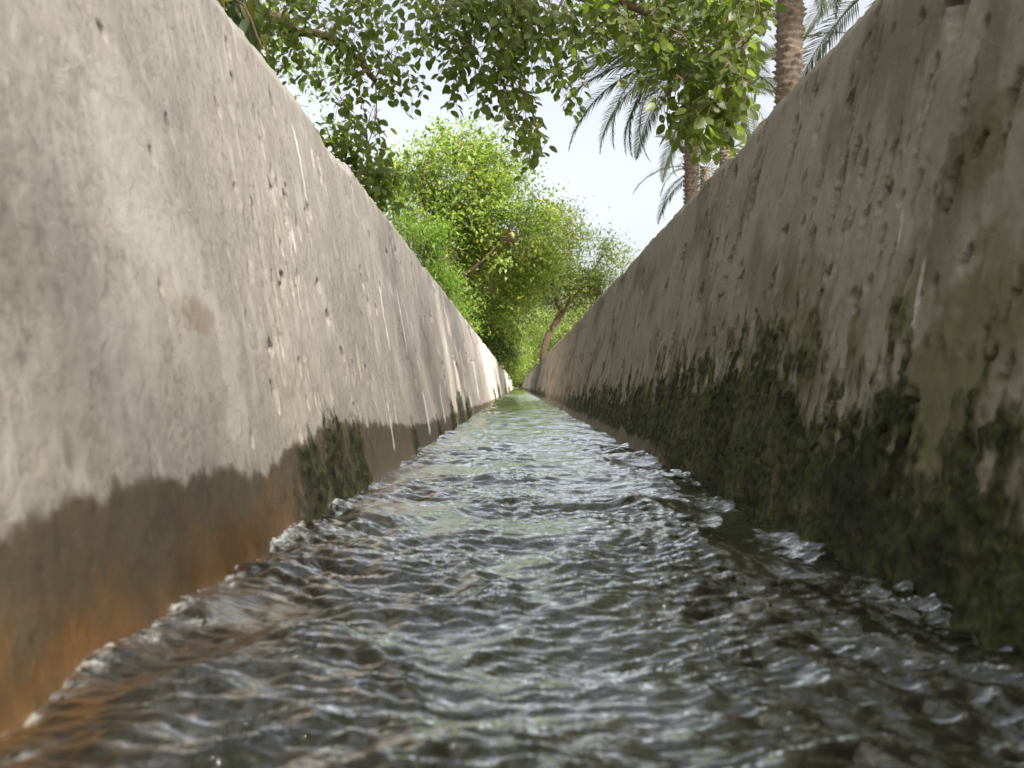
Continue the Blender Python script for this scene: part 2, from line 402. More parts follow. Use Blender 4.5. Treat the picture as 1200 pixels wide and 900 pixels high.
    R = R + .012 * edge ** 2 + .004 * edge * gn(Yc * 18, Z * 0, sd + 40)
    Xm = b0 + bat * Z + R
    # weathered top and plain outer face
    thick = .16
    topc = []
    for q, dzz in ((.04, .003), (.35, .006), (.7, .004), (1.0, -.004)):
        topc.append((Xm[:, -1] + q * thick, top + dzz + .003 * fbm(y * 6, 0 * y + q * 5, sd + 50, 3)))
    xo = b0 + bat * HT + thick + .02
    for zq in (.5, .1, -.5): topc.append((np.full_like(y, xo + .01 * (.7 - zq)), np.full_like(y, zq)))
    Xa = np.concatenate([Xm] + [c[0][:, None] for c in topc], 1); Za = np.concatenate([Z] + [c[1][:, None] for c in topc], 1)
    Ya = np.repeat(y[:, None], Xa.shape[1], 1)
    n = Xa.shape[1]; ex = n - nz
    pad = lambda a: np.concatenate([a, np.repeat(a[:, -1:] * 0, ex, 1)], 1)
    stain = np.stack([pad(wet), pad(np.clip(moss, 0, 1)), pad(np.clip(rust_warm, 0, 1)), pad(np.clip(lime, 0, 1))], -1)
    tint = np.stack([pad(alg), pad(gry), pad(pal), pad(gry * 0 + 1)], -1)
    V = np.stack([side * Xa, Ya, Za], -1).reshape(-1, 3)
    fc = grid_faces(len(y), n)
    if side < 0: fc = fc[:, ::-1]
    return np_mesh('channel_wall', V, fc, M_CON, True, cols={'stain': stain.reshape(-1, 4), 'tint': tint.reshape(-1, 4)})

wl = add('channel_wall', build_wall(-1))
tag(wl, 'pale concrete channel wall with orange brown wet band at its foot', 'wall', 'concrete walls of the channel')
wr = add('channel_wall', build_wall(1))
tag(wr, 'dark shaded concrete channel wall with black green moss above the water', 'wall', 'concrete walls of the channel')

fx = np.array([-.46, 0, .53]); fy = np.array([Y0, 20, Y1]); FX, FY = np.meshgrid(fx, fy, indexing='ij')
tag(add('channel_floor', np_mesh('channel_floor', np.stack([FX, FY, FX * 0 - .125], -1).reshape(-1, 3), grid_faces(3, 3), M_CON)), kind='structure')

def build_water():
    y = ycols(.0024, .0033); x = np.linspace(-.335, .42, 190)
    Yc, X = np.meshgrid(y, x, indexing='ij'); dy = np.gradient(y)[:, None]
    lod = lambda wl_: 1 - sst(.3, .62, dy / wl_)
    wx = X + .05 * gn(X * 4, Yc * 3, 61); wy = Yc + .06 * gn(X * 3.2, Yc * 2.0, 62) + .018 * gn(X * 11, Yc * 7, 60)
    h = .010 * fbm(wx * 2.6, wy * 2.1, 1, 2) * lod(.5)
    ph = wy * 2 * math.pi / .31 + 9 * (wx - .05) ** 2 * 6
    h += .0070 * np.sin(ph) * (.5 + .5 * gn(Yc * 1.3, X * 2, 63)) * lod(.31)
    r = 1 - np.abs(gn(wx * 4.5, wy * 8, 64)) * 1.6
    calm = .36 + .64 * sst(-.3, .25, fbm(wx * 4.2, wy * 2.6, 70, 2))
    h += .0095 * r * lod(.13)
    h += .0066 * gn(wx * 8, wy * 18, 65) * calm * lod(.055)
    r2 = 1 - np.abs(gn(wx * 15 + wy * 3, wy * 36, 66)) * 1.6
    h += .0066 * r2 * calm * lod(.028)
    r3 = 1 - np.abs(gn(wx * 28 - wy * 6, wy * 66, 67)) * 1.6
    h += .0052 * r3 * calm * lod(.015)
    h += .0022 * gn(X * 60, Yc * 130, 59) * calm * lod(.008)
    # water heaping up against the near left wall
    dl = X + .29; dr = .366 - X
    h += .012 * np.exp(-(dl / .06) ** 2) * np.exp(-((Yc - .60) / .10) ** 2) * (1 + .5 * gn(X * 14, Yc * 14, 68))
    h += .004 * (np.exp(-(dl / .025) ** 2) + np.exp(-(dr / .025) ** 2) * .15) * (.5 + gn(Yc * 9, X * 3, 69)) * lod(.1)
    nf = fbm(X * 26, Yc * 22, 71, 3)
    ly = np.log(np.clip(Yc, .1, None)); nl = fbm(ly * 14, X * 12, 74, 3)
    foam = (1 - sst(.0, .014, dl + .013 * nf + .010 * nl)) * .8
    foam = np.maximum(foam, .5 * (1 - sst(.0, .012, dr + .016 * nf)) * sst(-.1, .3, nl) * sst(1.0, 1.5, Yc))
    foam = np.maximum(foam, sst(.35, .8, nf) * .45 * sst(.25, .6, gn(wx * 5, wy * 4, 72)))
    foam = np.maximum(foam, np.exp(-(dl / .07) ** 2) * np.exp(-((Yc - .60) / .13) ** 2) * sst(.1, .6, nf) * .7)
    V = np.stack([X, Yc, h - .004], -1).reshape(-1, 3)
    return np_mesh('water', V, grid_faces(len(y), len(x))[:, ::-1], M_WAT, True, attrs={'foam': np.clip(foam, 0, 1)})
tag(add('water', build_water()), kind='structure')

# ------------------------------------------------------------------ foliage helpers
def leaf_tpl(stations, widths, cup=.10, droop=.12):
    n = len(stations); V = []; 
    for s_ in stations: V.append((0, s_, -droop * s_ * s_))
    L = {}; Rr = {}
    for i in range(1, n - 1):
        L[i] = len(V); V.append((-widths[i], stations[i] - .02, -droop * stations[i] ** 2 + cup * widths[i] * 2))
        Rr[i] = len(V); V.append((widths[i], stations[i] - .02, -droop * stations[i] ** 2 + cup * widths[i] * 2))
    Fc = []
    for D, flip in ((L, 0), (Rr, 1)):
        tr = [(0, D[1], 1)]
        for i in range(1, n - 2): tr += [(i, D[i], D[i + 1]), (i, D[i + 1], i + 1)]
        tr += [(n - 2, D[n - 2], n - 1)]
        Fc += [t if flip else t[::-1] for t in tr]
    return np.array(V, float), np.array(Fc)
T_ROUND = leaf_tpl([0, .2, .5, .8, 1], [0, .25, .35, .23, 0], .10, .10)
T_LONG = leaf_tpl([0, .25, .6, 1], [0, .11, .12, 0], .15, .25)
T_MID = leaf_tpl([0, .45, 1], [0, .26, 0], .12, .10)
T_SLIM = leaf_tpl([0, .45, 1], [0, .13, 0], .12, .15)

def unit(a): return a / np.maximum(np.linalg.norm(a, axis=-1, keepdims=True), 1e-9)

def leaf_frames(d, n):
    d = unit(d); x = unit(np.cross(d, n)); return x, d, np.cross(x, d)

def leaf_cloud(name, C, D, N, S, tpl, mat):
    tv, tf = tpl; x, d, n = leaf_frames(D, N)
    V = C[:, None] + S[:, None, None] * (tv[None, :, 0, None] * x[:, None] + tv[None, :, 1, None] * d[:, None] + tv[None, :, 2, None] * n[:, None])
    k = len(tv); Fc = (np.arange(len(C))[:, None, None] * k + tf[None]).reshape(-1, 3)
    rnd = np.repeat(rng.random(len(C)), k)
    return np_mesh(name, V.reshape(-1, 3), Fc, mat, True, attrs={'rnd': rnd})

def tube(path, rad, seg=8, wob=0.0, seed=0):
    P = np.asarray(path, float); n = len(P); T = unit(np.gradient(P, axis=0))
    ref = np.where(np.abs(T[:, 2:3]) > .9, np.array([[1.0, 0, 0]]), np.array([[0, 0, 1.0]]))
    A = unit(np.cross(T, ref)); B = np.cross(T, A)
    a = np.linspace(0, 2 * math.pi, seg, endpoint=False)
    R = np.asarray(rad, float)[:, None] * (1 + wob * gn(np.arange(n)[:, None] * .7, a[None] * 1.3, seed))
    V = P[:, None] + R[..., None] * (np.cos(a)[None, :, None] * A[:, None] + np.sin(a)[None, :, None] * B[:, None])
    i = np.arange(n - 1)[:, None] * seg; j = np.arange(seg)[None]; j2 = (j + 1) % seg
    Fc = np.stack([i + j, i + j2, i + seg + j2, i + seg + j], -1).reshape(-1, 4)
    return V.reshape(-1, 3), Fc

def smooth_path(pts, n=16):
    P = np.asarray(pts, float); t = np.linspace(0, len(P) - 1, n); out = []
    for q in t:
        i = min(int(q), len(P) - 2); f = q - i
        p0 = P[max(i - 1, 0)]; p1 = P[i]; p2 = P[i + 1]; p3 = P[min(i + 2, len(P) - 1)]
        out.append(.5 * ((2 * p1) + (-p0 + p2) * f + (2 * p0 - 5 * p1 + 4 * p2 - p3) * f * f + (-p0 + 3 * p1 - 3 * p2 + p3) * f ** 3))
    return np.array(out)

def join(parts):
    V = []; Fc = []; o = 0
    for v, f in parts: V.append(v); Fc.append(f + o); o += len(v)
    return np.concatenate(V), np.concatenate(Fc)

def tubes(name, parent, items, mat, base, seg=8, wob=.15):
    """one mesh object holding one limb (items may hold a limb and its own forks)"""
    v, f = join([tube(p, r, seg, wob, i) for i, (p, r) in enumerate(items)])
    return add(name, np_mesh(name, v - base, f, mat), parent)

# ------------------------------------------------------------------ shade tree whose sprays hang over the channel
def shade_tree():
    base = np.array([3.3, -2.2, -.42]); T = empty('shade_tree', base)
    tag(T, 'large shade tree whose round leaved sprays hang over the channel top', 'tree')
    tr = smooth_path([base, base + [.05, .1, 1.2], base + [-.15, .3, 2.4], base + [-.4, .6, 3.6]], 22)
    tubes('trunk', T, [(tr, np.linspace(.30, .19, 22) * (1 + .35 * np.exp(-np.arange(22) / 2)))], M_BARK, base, 16)
    fork = tr[-1]
    limbs = [[fork, [1.6, .2, 4.0], [.2, 1.9, 3.9], at(300, -60, 4.6), at(335, 27, 4.5), at(375, 40, 4.45), at(405, 55, 4.4), at(440, 95, 4.4)],
             [fork, [2.0, .6, 4.2], [.8, 2.3, 3.6], at(590, -60, 4.1), at(602, 5, 4.0), at(614, 38, 3.95), at(618, 70, 3.95)],
             [fork, [2.4, .4, 3.8], [1.6, 1.9, 3.0], at(745, -60, 3.4), at(765, 22, 3.35), at(783, 80, 3.3), at(784, 120, 3.3)],
             [fork, [4.5, .2, 4.6], [6.0, 1.5, 5.2]], [fork, [4.0, -3.5, 4.6], [4.6, -5.5, 5.4]], [fork, [1.5, -2.8, 4.8], [-.8, -3.6, 5.4]],
             [fork, [3.0, 0.6, 5.0], [3.2, 2.2, 5.8]], [fork, [0.6, 0.3, 5.2], [-1.6, 1.2, 5.6]]]
    for i, L in enumerate(limbs):
        L = [np.array(p, float) for p in L]; p = smooth_path(L, 30)
        e = (.016, .012, .008)[i] if i < 3 else .03
        tubes('branch', T, [(p, e + .09 * np.linspace(1, 0, 30) ** 2.2)], M_BARK, base, 8)
    # branchlets that show in the picture: (points in the photo with a distance)
    bl = [([(614, 30, 3.95), (650, 22, 3.9), (690, 12, 3.8)], .008), ([(600, 0, 4), (600, 60, 4), (602, 120, 4.02), (606, 190, 4.05)], .005),
          ([(512, -20, 4.2), (512, 20, 4.2), (508, 60, 4.2)], .005), ([(375, 40, 4.45), (396, 50, 4.45), (397, 95, 4.45)], .006),
          ([(783, 80, 3.3), (805, 84, 3.3), (835, 88, 3.25), (855, 105, 3.25)], .006), ([(784, 110, 3.3), (782, 140, 3.3), (790, 185, 3.3)], .004),
          ([(500, 18, 4.3), (480, 22, 4.3), (468, 35, 4.3)], .005), ([(690, 12, 3.8), (720, 30, 3.6), (735, 60, 3.5)], .006),
          ([(860, -20, 3.1), (850, 40, 3.15), (842, 100, 3.2), (835, 160, 3.2)], .006), ([(560, -20, 4.1), (556, 50, 4.1), (560, 120, 4.1)], .005),
          ([(440, 95, 4.4), (440, 140, 4.4), (425, 185, 4.4)], .005)]
    for pts, r in bl:
        p = smooth_path([at(*q) for q in pts], 14); tubes('twig', T, [(p, np.linspace(r, r * .45, 14))], M_TWIG, base, 6)
    # hanging stems with leaves: (u0,v0) -> (u1,v1), spread, distance, number of stems, leaves on each
    sp = [(330, -15, 350, 40, 55, 12, 4.5, 26, 10), (420, -15, 425, 45, 50, 15, 4.4, 30, 10), (330, 10, 345, 85, 40, 22, 4.6, 20, 10), (410, 40, 420, 105, 45, 25, 4.4, 26, 11),
          (455, 60, 465, 120, 18, 22, 4.4, 9, 9), (400, 110, 415, 165, 28, 20, 4.4, 8, 9), (435, 130, 440, 205, 16, 20, 4.4, 8, 9),
          (500, -15, 505, 50, 30, 20, 4.3, 12, 10), (560, -15, 560, 70, 55, 35, 4.1, 46, 11), (610, -10, 615, 70, 45, 40, 4.0, 44, 11), (655, 0, 655, 80, 28, 40, 3.9, 22, 10),
          (545, 50, 540, 120, 24, 14, 4.1, 11, 9), (590, 70, 595, 130, 38, 20, 4.0, 17, 10), (605, 100, 610, 175, 22, 24, 4.0, 13, 9), (618, 150, 625, 200, 12, 14, 4.0, 7, 8), (645, 80, 665, 125, 14, 12, 3.9, 8, 9),
          (490, 40, 492, 68, 12, 10, 4.3, 4, 7), (475, 90, 485, 105, 10, 10, 4.4, 3, 6),
          (720, -15, 720, 40, 35, 25, 3.6, 26, 9), (790, -15, 790, 45, 50, 28, 3.4, 36, 9), (860, -15, 855, 50, 35, 32, 3.15, 30, 9), (740, 20, 745, 85, 18, 22, 3.5, 10, 8),
          (800, 40, 805, 110, 40, 28, 3.3, 26, 9), (850, 60, 850, 120, 28, 30, 3.2, 22, 9), (805, 90, 815, 155, 30, 20, 3.3, 18, 9), (855, 100, 850, 155, 22, 20, 3.2, 15, 9), (833, 120, 838, 180, 22, 10, 3.2, 14, 8), (790, 120, 795, 160, 12, 10, 3.3, 5, 7), (690, -15, 690, 28, 26, 14, 3.8, 16, 9), (530, -15, 525, 25, 30, 14, 4.2, 14, 9), (882, -15, 884, 40, 18, 25, 3.1, 14, 8), (878, 50, 878, 105, 16, 22, 3.1, 9, 8)]
    C = []; D = []; N = []; S = []; stems = []
    for (u0, v0, u1, v1, su, sv, Yd, ns, nl) in sp:
        for _ in range(int(ns * .8 + .5)):
            dep = Yd + random.uniform(-.35, .35)
            a = at(u0 + random.gauss(0, su * .45), v0 - random.random() * 8, dep); b = at(u1 + random.uniform(-su, su), v1 + random.uniform(-sv, sv), dep + random.uniform(-.2, .2))
            mid = (a + b) / 2 + np.array([random.gauss(0, .05), random.gauss(0, .05), random.uniform(.0, .06)])
            p = smooth_path([a, mid, b], 9); stems.append((p, np.linspace(.0022, .001, 9)))
            for k in range(nl):
                f = .22 + .78 * (k + random.random() * .6) / nl; i = min(int(f * 8), 7); q = p[i] + (p[i + 1] - p[i]) * (f * 8 - i)
                tdir = unit(p[min(i + 1, 8)] - p[max(i - 1, 0)])
                az = k * 2.4 + random.uniform(-.6, .6)
                side = np.array([math.cos(az), math.sin(az), random.uniform(-.35, .25)])
                d = unit(side + .55 * tdir + np.array([0, 0, -.25]))
                C.append(q + d * random.uniform(.008, .025)); D.append(d)
                N.append(np.array([random.gauss(0, .5), random.gauss(-.75, .5), .7])); S.append(random.uniform(.040, .064))
    C = np.array(C); D = np.array(D); N = unit(np.array(N)); S = np.array(S)
    u = CU + F * C[:, 0] / C[:, 1]; v = CV - F * (C[:, 2] - CAMZ) / C[:, 1]
    vis = (v > 2) & (v < 450) & (u > 262 + v * .74)
    score = np.where(vis, S / C[:, 1] + rng.random(len(S)) * .004, -1)
    order = np.argsort(-score); big = order[:300]; rest = order[300:]
    tv, tf = T_ROUND
    lm = []
    for q in range(4):
        w = tv.copy(); w[:, 0] *= (.9, 1.0, 1.1, .95)[q]; w[:, 2] += (.0, -.05, .05, -.1)[q] * w[:, 1] * (1 - .5 * w[:, 1]); lm.append(np_mesh('leaf', w, tf, M_ROUND))
    from mathutils import Matrix
    X, Dd, Nn = leaf_frames(D, N)
    for i in big:
        o = add('leaf', lm[i % 4], T); s_ = S[i]; loc = C[i] - base
        o.matrix_basis = Matrix(((X[i][0] * s_, Dd[i][0] * s_, Nn[i][0] * s_, loc[0]), (X[i][1] * s_, Dd[i][1] * s_, Nn[i][1] * s_, loc[1]), (X[i][2] * s_, Dd[i][2] * s_, Nn[i][2] * s_, loc[2]), (0, 0, 0, 1)))
    tag(add('foliage', leaf_cloud('foliage', C[rest] - base, D[rest], N[rest], S[rest], T_ROUND, M_ROUND), T), kind='stuff')
    v_, f_ = join([tube(p, r, 3) for p, r in stems])
    tag(add('stems', np_mesh('stems', v_ - base, f_, M_TWIG), T), kind='stuff')
    # unseen crown above and behind the frame, spread and thinned to filter the sun
    n0 = 118000; q = rng.uniform(-1, 1, (n0, 3))
    q = q[(np.abs(q) ** 4).sum(1) < 1.0 + .25 * gn(q[:, 0] * 5, q[:, 1] * 5, 90)]
    q = q[rng.random(len(q)) < .72 + .38 * fbm(q[:, 0] * 4, q[:, 1] * 8, 91, 2)]
    Cc = np.array([2.75, -2.1, 5.9]) + q * np.array([2.9, 6.2, 1.4])
    uu = CU + F * Cc[:, 0] / np.maximum(Cc[:, 1], .01); vv = CV - F * (Cc[:, 2] - CAMZ) / np.maximum(Cc[:, 1], .01)
    keep = (Cc[:, 1] < .3) | (vv < -25) | (uu > 1400) | (uu < -200)
    gp = at(835, 70, 3.25); rel = Cc - gp; perp = np.linalg.norm(rel - (rel @ SD)[:, None] * SD, axis=1)     # gap in the crown that lets the sun onto the right-hand sprays
    keep &= perp > .7
    Cc = Cc[keep]; n = len(Cc)
    Dc = np.concatenate([rng.normal(0, 1, (n, 2)), rng.normal(-.4, .5, (n, 1))], 1); Nc = np.concatenate([rng.normal(0, .5, (n, 2)), np.ones((n, 1))], 1)
    tag(add('crown', leaf_cloud('crown', Cc - base, Dc, Nc, rng.uniform(.065, .105, n), T_MID, M_ROUND), T), kind='stuff')
shade_tree()

# ------------------------------------------------------------------ general broadleaf tree
def leafy(name, label, base, limbs, lobes, leaf, mat, tpl=T_MID, cat='tree', group=None, sig=.22, trunk_mat=M_BARK, droop=-.3, crown_name='crown'):
    """limbs: list of (name, points, r0, r1); lobes: (centre, radii, clumps, leaves in each clump)"""
    base = np.array(base, float); T = empty(name, base); tag(T, label, cat, group)
    ends = []
    for nm, pts, r0, r1 in limbs:
        p = smooth_path(pts, 18); tubes(nm, T, [(p, np.linspace(r0, r1, 18))], trunk_mat, base, 9, .3); ends.append(p)
    C = []; D = []; tw = []
    allp = np.concatenate(ends) if ends else base[None]
    for c, r, ncl, nlf in lobes:
        c = np.array(c, float); r = np.array(r, float)
        q = rng.normal(0, 1, (ncl, 3)); q = unit(q) * rng.uniform(.25, 1.0, (ncl, 1)) ** .6
        ctr = c + r * q * (1 + .18 * rng.normal(0, 1, (ncl, 1)))
        for p in ctr:
            j = np.argmin(((allp - p) ** 2).sum(1)); a = allp[j]
            tw.append((smooth_path([a, (a + p) / 2 + rng.normal(0, .08, 3), p], 5), np.linspace(.007, .002, 5)))
        sg = sig * rng.uniform(.5, 1.3, (ncl, 1, 1))
        pts = ctr[:, None] + rng.normal(0, 1, (ncl, nlf, 3)) * sg * np.array([1, 1, .75])
        C.append(pts.reshape(-1, 3)); D.append(rng.normal(0, 1, (ncl * nlf, 3)) + np.repeat(unit(ctr - c), nlf, 0) * .6)
    C = np.concatenate(C); D = np.concatenate(D); D[:, 2] += droop
    ok = C[:, 2] > base[2] + .03; C = C[ok]; D = D[ok]; n = len(C)
    N = np.concatenate([rng.normal(.25, .55, (n, 1)), rng.normal(-.15, .55, (n, 1)), np.ones((n, 1))], 1)
    tag(add(crown_name, leaf_cloud(crown_name, C - base, D, N, leaf * rng.uniform(.65, 1.25, n), tpl, mat), T), kind='stuff')
    if tw:
        v, f = join([tube(p, r, 3) for p, r in tw])
        tag(add('twigs', np_mesh('twigs', v - base, f, M_TWIG), T), kind='stuff')
    return T

G = -.42
def P(u, v, Y): return list(at(u, v, Y))
# tall yellow-green tree rising behind the pale wall
b = [-1.55, 14, G]
leafy('yellow_green_tree', 'tall sunlit yellow green tree behind the pale wall', b,
      [('trunk', [b, [-1.5, 14, 1.2], P(520, 330, 14), P(528, 270, 14)], .14, .07), ('branch', [P(520, 330, 14), P(545, 270, 14), P(560, 210, 14)], .05, .02), ('branch', [P(520, 330, 14), P(500, 260, 14), P(495, 200, 14)], .05, .02),
       ('branch', [P(515, 345, 14), P(560, 310, 13.6), P(590, 280, 13.5)], .04, .015)],
      [(P(535, 210, 14), (1.0, .9, .78), 52, 92), (P(495, 240, 14), (.7, .8, .92), 36, 90), (P(585, 250, 14), (.9, .9, .88), 50, 92), (P(545, 290, 14.4), (1.0, .9, .9), 54, 92), (P(530, 165, 14.2), (.7, .5, .35), 16, 60), (P(478, 205, 14.4), (.55, .5, .55), 18, 60), (P(590, 190, 14.4), (.6, .5, .45), 18, 65), (P(618, 290, 15), (.7, .8, .9), 48, 100), (P(600, 350, 15.5), (.5, .8, .7), 30, 100)],
      .09, M_SUNNY, sig=.205)
# darker creeper-covered tree lower down
b = [-1.0, 17, G]
leafy('dark_green_tree', 'dense dark green tree under the yellow green one behind pale wall', b,
      [('trunk', [b, [-1.0, 17, 1.0], P(560, 340, 17)], .12, .06), ('branch', [P(558, 370, 17), P(575, 330, 16.8), P(590, 300, 16.8)], .04, .015)],
      [(P(565, 330, 17), (.7, .8, 1.0), 60, 130), (P(580, 385, 17.5), (.55, .8, .9), 48, 130), (P(548, 300, 17), (.6, .7, .8), 36, 110)], .09, M_DEEP, sig=.18)
# bright shrub just behind the wall
b = [-1.15, 8.2, G]
leafy('bright_green_shrub', 'bright green feathery shrub leaning on the pale wall top', b,
      [('stem', [b, [-1.1, 8.2, .9], P(500, 300, 8.2)], .035, .012), ('stem', [b, [-1.0, 8.3, .7], P(520, 340, 8.3)], .03, .01)],
      [(P(500, 300, 8.2), (.28, .4, .40), 34, 120), (P(522, 345, 8.4), (.20, .4, .32), 24, 110), (P(472, 252, 7.6), (.20, .3, .28), 14, 80), (P(540, 380, 9.0), (.16, .4, .28), 12, 90)], .055, M_BRIGHT, tpl=T_SLIM, sig=.11, cat='shrub', droop=-.6)
# lime hedge hanging over the far end of the channel
b = [-1.3, 34, G]
leafy('lime_bush', 'lime green bush spilling over the far end of the pale wall', b,
      [('stem', [b, [-1.2, 34, .8], P(595, 390, 34)], .06, .02)],
      [(P(596, 395, 34), (.75, 1.2, 1.3), 60, 140), (P(588, 355, 33), (.7, 1.0, 1.0), 40, 120), (P(600, 425, 36), (.45, 1.0, .7), 26, 120)], .10, M_LIME, sig=.22, cat='bush')
b = [.2, 66, G]
leafy('overhanging_bush', 'pale lime bush closing the far end of the water', b,
      [('stem', [b, [.2, 66, 1.2], [.1, 66, 2.4]], .06, .02)],
      [(P(608, 425, 64), (1.6, 2.0, 1.9), 90, 130), (P(618, 395, 66), (2.2, 2.0, 2.2), 90, 120), (P(606, 446, 63), (.9, 1.0, .55), 40, 100)], .13, M_LIME, sig=.3, cat='bush')
# sparse olive tree with leaning pollarded trunk beside the right wall
b = at(634, 452, 19); b[2] = G; b = list(b)
leafy('sparse_olive_tree', 'airy olive green tree with a leaning brown trunk by the dark wall', b,
      [('trunk', [b, P(636, 420, 19), P(643, 392, 19), P(655, 372, 19), P(661, 362, 19)], .085, .07), ('branch', [P(660, 366, 19), P(652, 355, 19), P(646, 335, 19), P(640, 300, 19)], .06, .02), ('branch', [P(660, 366, 19), P(668, 352, 19), P(690, 325, 19), P(705, 300, 19)], .05, .015),
       ('branch', [P(658, 370, 19), P(668, 345, 18.7), P(668, 300, 18.7), P(672, 262, 18.7)], .045, .012)],
      [(P(645, 315, 19), (1.0, 1.0, .88), 66, 80), (P(680, 305, 19), (1.0, .9, 1.0), 56, 56), (P(632, 345, 19.5), (.7, .8, .6), 44, 110), (P(660, 265, 19), (.75, .8, .6), 34, 55), (P(712, 305, 19), (.5, .7, .6), 20, 50), (P(620, 310, 19.5), (.6, .9, 1.0), 46, 90), (P(690, 350, 19.6), (.9, .7, .5), 40, 90)],
      .085, M_OLIVE, sig=.21)
# far trees closing the view
far = [(655, 400, 48, 3.6, 2.6, M_LIME, 'pale green tree low behind the leaning trunk'), (705, 380, 58, 4.0, 3.4, M_OLIVE, 'hazy olive tree far behind the dark wall edge'), (560, 400, 52, 4.5, 4.0, M_SUNNY, 'far sunlit tree behind the lime bush'), (625, 385, 80, 5, 5, M_LIME, 'farthest pale tree on the channel axis')]
for (u, v, Y, rx, rz, m_, lab) in far:
    c = at(u, v, Y); b = [c[0], Y, G]
    leafy('background_tree', lab, b, [('trunk', [b, list((np.array(b) + c) / 2), list(c)], .2, .08)], [(c, (rx * .75, rx * .75, rz), 95, 110), (c + [0, 0, rz * .3], (rx * .5, rx * .6, rz * .6), 40, 90), (c - [0, 0, rz * .5], (rx, rx * .6, rz * .6), 60, 100)], .14, m_, group='trees far behind the channel', sig=.42)

# long-leaved shrub right behind the near pale wall
def long_shrub():
    base = np.array([-1.05, 2.5, G]); T = empty('long_leaf_shrub', base)
    tag(T, 'drooping shrub with long narrow leaves above the nearest pale wall', 'shrub')
    tips = []
    for k in range(9):
        e = at(238 + k * 10 + random.uniform(-6, 6), -55 + 14 * k + random.uniform(-10, 10), 2.3 + random.uniform(-.1, .2)); e[0] -= .03
        p = smooth_path([base + [random.uniform(-.05, .05), random.uniform(-.1, .1), 0], base + [0, 0, .9], e + [-.12, .05, .12], e], 16)
        tubes('stem', T, [(p, np.linspace(.010, .003, 16))], M_TWIG, base, 6); tips.append(p)
    lm = np_mesh('leaf', *T_LONG, M_LONG); from mathutils import Matrix
    C = []; D = []; N = []
    for p in tips:
        for k in range(24):
            i = random.randint(8, 15); q = p[i] + np.array([random.gauss(0, .02) for _ in range(3)])
            C.append(q); D.append([random.uniform(-.3, .7), random.gauss(0, .4), -random.uniform(.4, 1.3)]); N.append([random.gauss(.4, .4), random.gauss(-.6, .4), .5])
    X, Dd, Nn = leaf_frames(np.array(D), np.array(N))
    for i in range(len(C)):
        s_ = random.uniform(.07, .12); o = add('leaf', lm, T); l = C[i] - base
        o.matrix_basis = Matrix([[X[i][r] * s_, Dd[i][r] * s_, Nn[i][r] * s_, l[r]] for r in range(3)] + [[0, 0, 0, 1]])
long_shrub()

# round-leaved sprays low over the pale wall (second small tree of the same kind) and the hedge left of the channel
b = [-1.6, 5.2, G]
leafy('round_leaf_bush', 'dark round leaved bush peeping over the pale wall under the hanging sprays', b,
      [('stem', [b, [-1.5, 5.2, .8], P(400, 190, 5.2)], .03, .01), ('stem', [b, [-1.2, 5.3, .8], P(440, 215, 5.3)], .03, .01)],
      [(P(418, 200, 5.3), (.22, .3, .20), 11, 32), (P(445, 225, 5.4), (.12, .3, .2), 9, 34), (P(390, 155, 5.4), (.2, .3, .2), 5, 24)], .06, M_ROUND, tpl=T_ROUND, sig=.10, cat='bush')
hedge = [(-2.9, 4.0, 1.9, 6.4), (-3.9, 8, 2.4, 6.0), (-4.4, 12, 2.6, 5.0), (-2.5, 0.3, 1.9, 6.0), (-4.5, 20, 3.0, 5)]  # near bushes raised tall to block sky light from the left
labs = ['low dense bush left of the pale wall beside the long leaf shrub', 'broad bush left of the bright green shrub', 'tall dense tree left of the yellow green tree', 'bush left of the channel nearest the camera', 'wide tree left of the dark green tree']
for (x, y, r, h), lab in zip(hedge, labs):
    b = [x - .4, y, G]
    leafy('hedge_bush', lab, b, [('stem', [b, [x - .4, y, h * .5], [x - .4, y, h]], .07, .03)], [((x - .4, y, G + h * .6), (r * .75, r, h * .62), 170, 150)], .11, M_DEEP, sig=.32, cat='bush', group='bushes along the left side')

# ------------------------------------------------------------------ date palms
def frond_mesh(L, droop, seed):
    r = np.random.default_rng(seed); n = 24; t = np.linspace(0, 1, n)
    el0 = .0; ang = -droop * t ** 1.4
    dx = np.cos(ang) * L / n; dz = np.sin(ang) * L / n
    p = np.stack([np.cumsum(dx), .04 * L * np.sin(t * 3) * r.uniform(-1, 1), np.cumsum(dz)], 1)
    parts = [tube(p, np.linspace(.022, .004, n), 4)]
    V, Fc = parts[0]; V = list(V); Fc = [tuple(f) for f in Fc]
    m_ = 52
    for k in range(m_):
        f = .16 + .83 * k / m_; i = min(int(f * (n - 1)), n - 2); q = p[i] + (p[i + 1] - p[i]) * (f * (n - 1) - i)
        tg = unit(p[i + 1] - p[i]); up = np.array([-tg[2], 0, tg[0]])
        ll = L * .15 * (math.sin(math.pi * min(1, .18 + f * .85)) ** .7) * r.uniform(.8, 1.15) + .04
        for s_ in (-1, 1):
            sd = np.array([0, s_, 0.0]); d = unit(tg * (.55 + .6 * f) + sd * .9 + up * r.uniform(.05, .4) + np.array([0, 0, -.12]))
            w = .0165 * unit(np.cross(d, up + sd * .4)); mid = q + d * ll * .5 + up * .01; tip = q + d * ll + np.array([0, 0, -.10 * ll])
            o = len(V); V += [q - w * .6, q + w * .6, mid + w, mid - w, tip + w * .1, tip - w * .1]
            Fc += [(o, o + 1, o + 2, o + 3), (o + 3, o + 2, o + 4, o + 5)]
    V = np.array(V); rn = np.repeat(r.random(1), len(V)) * .6
    return np_mesh('frond', V, np.array(Fc), M_FROND, True, attrs={'rnd': rn})
FR = [frond_mesh(3.4, d, 20 + i) for i, d in enumerate((.9, 1.2, 1.5, 1.1, 1.35))]

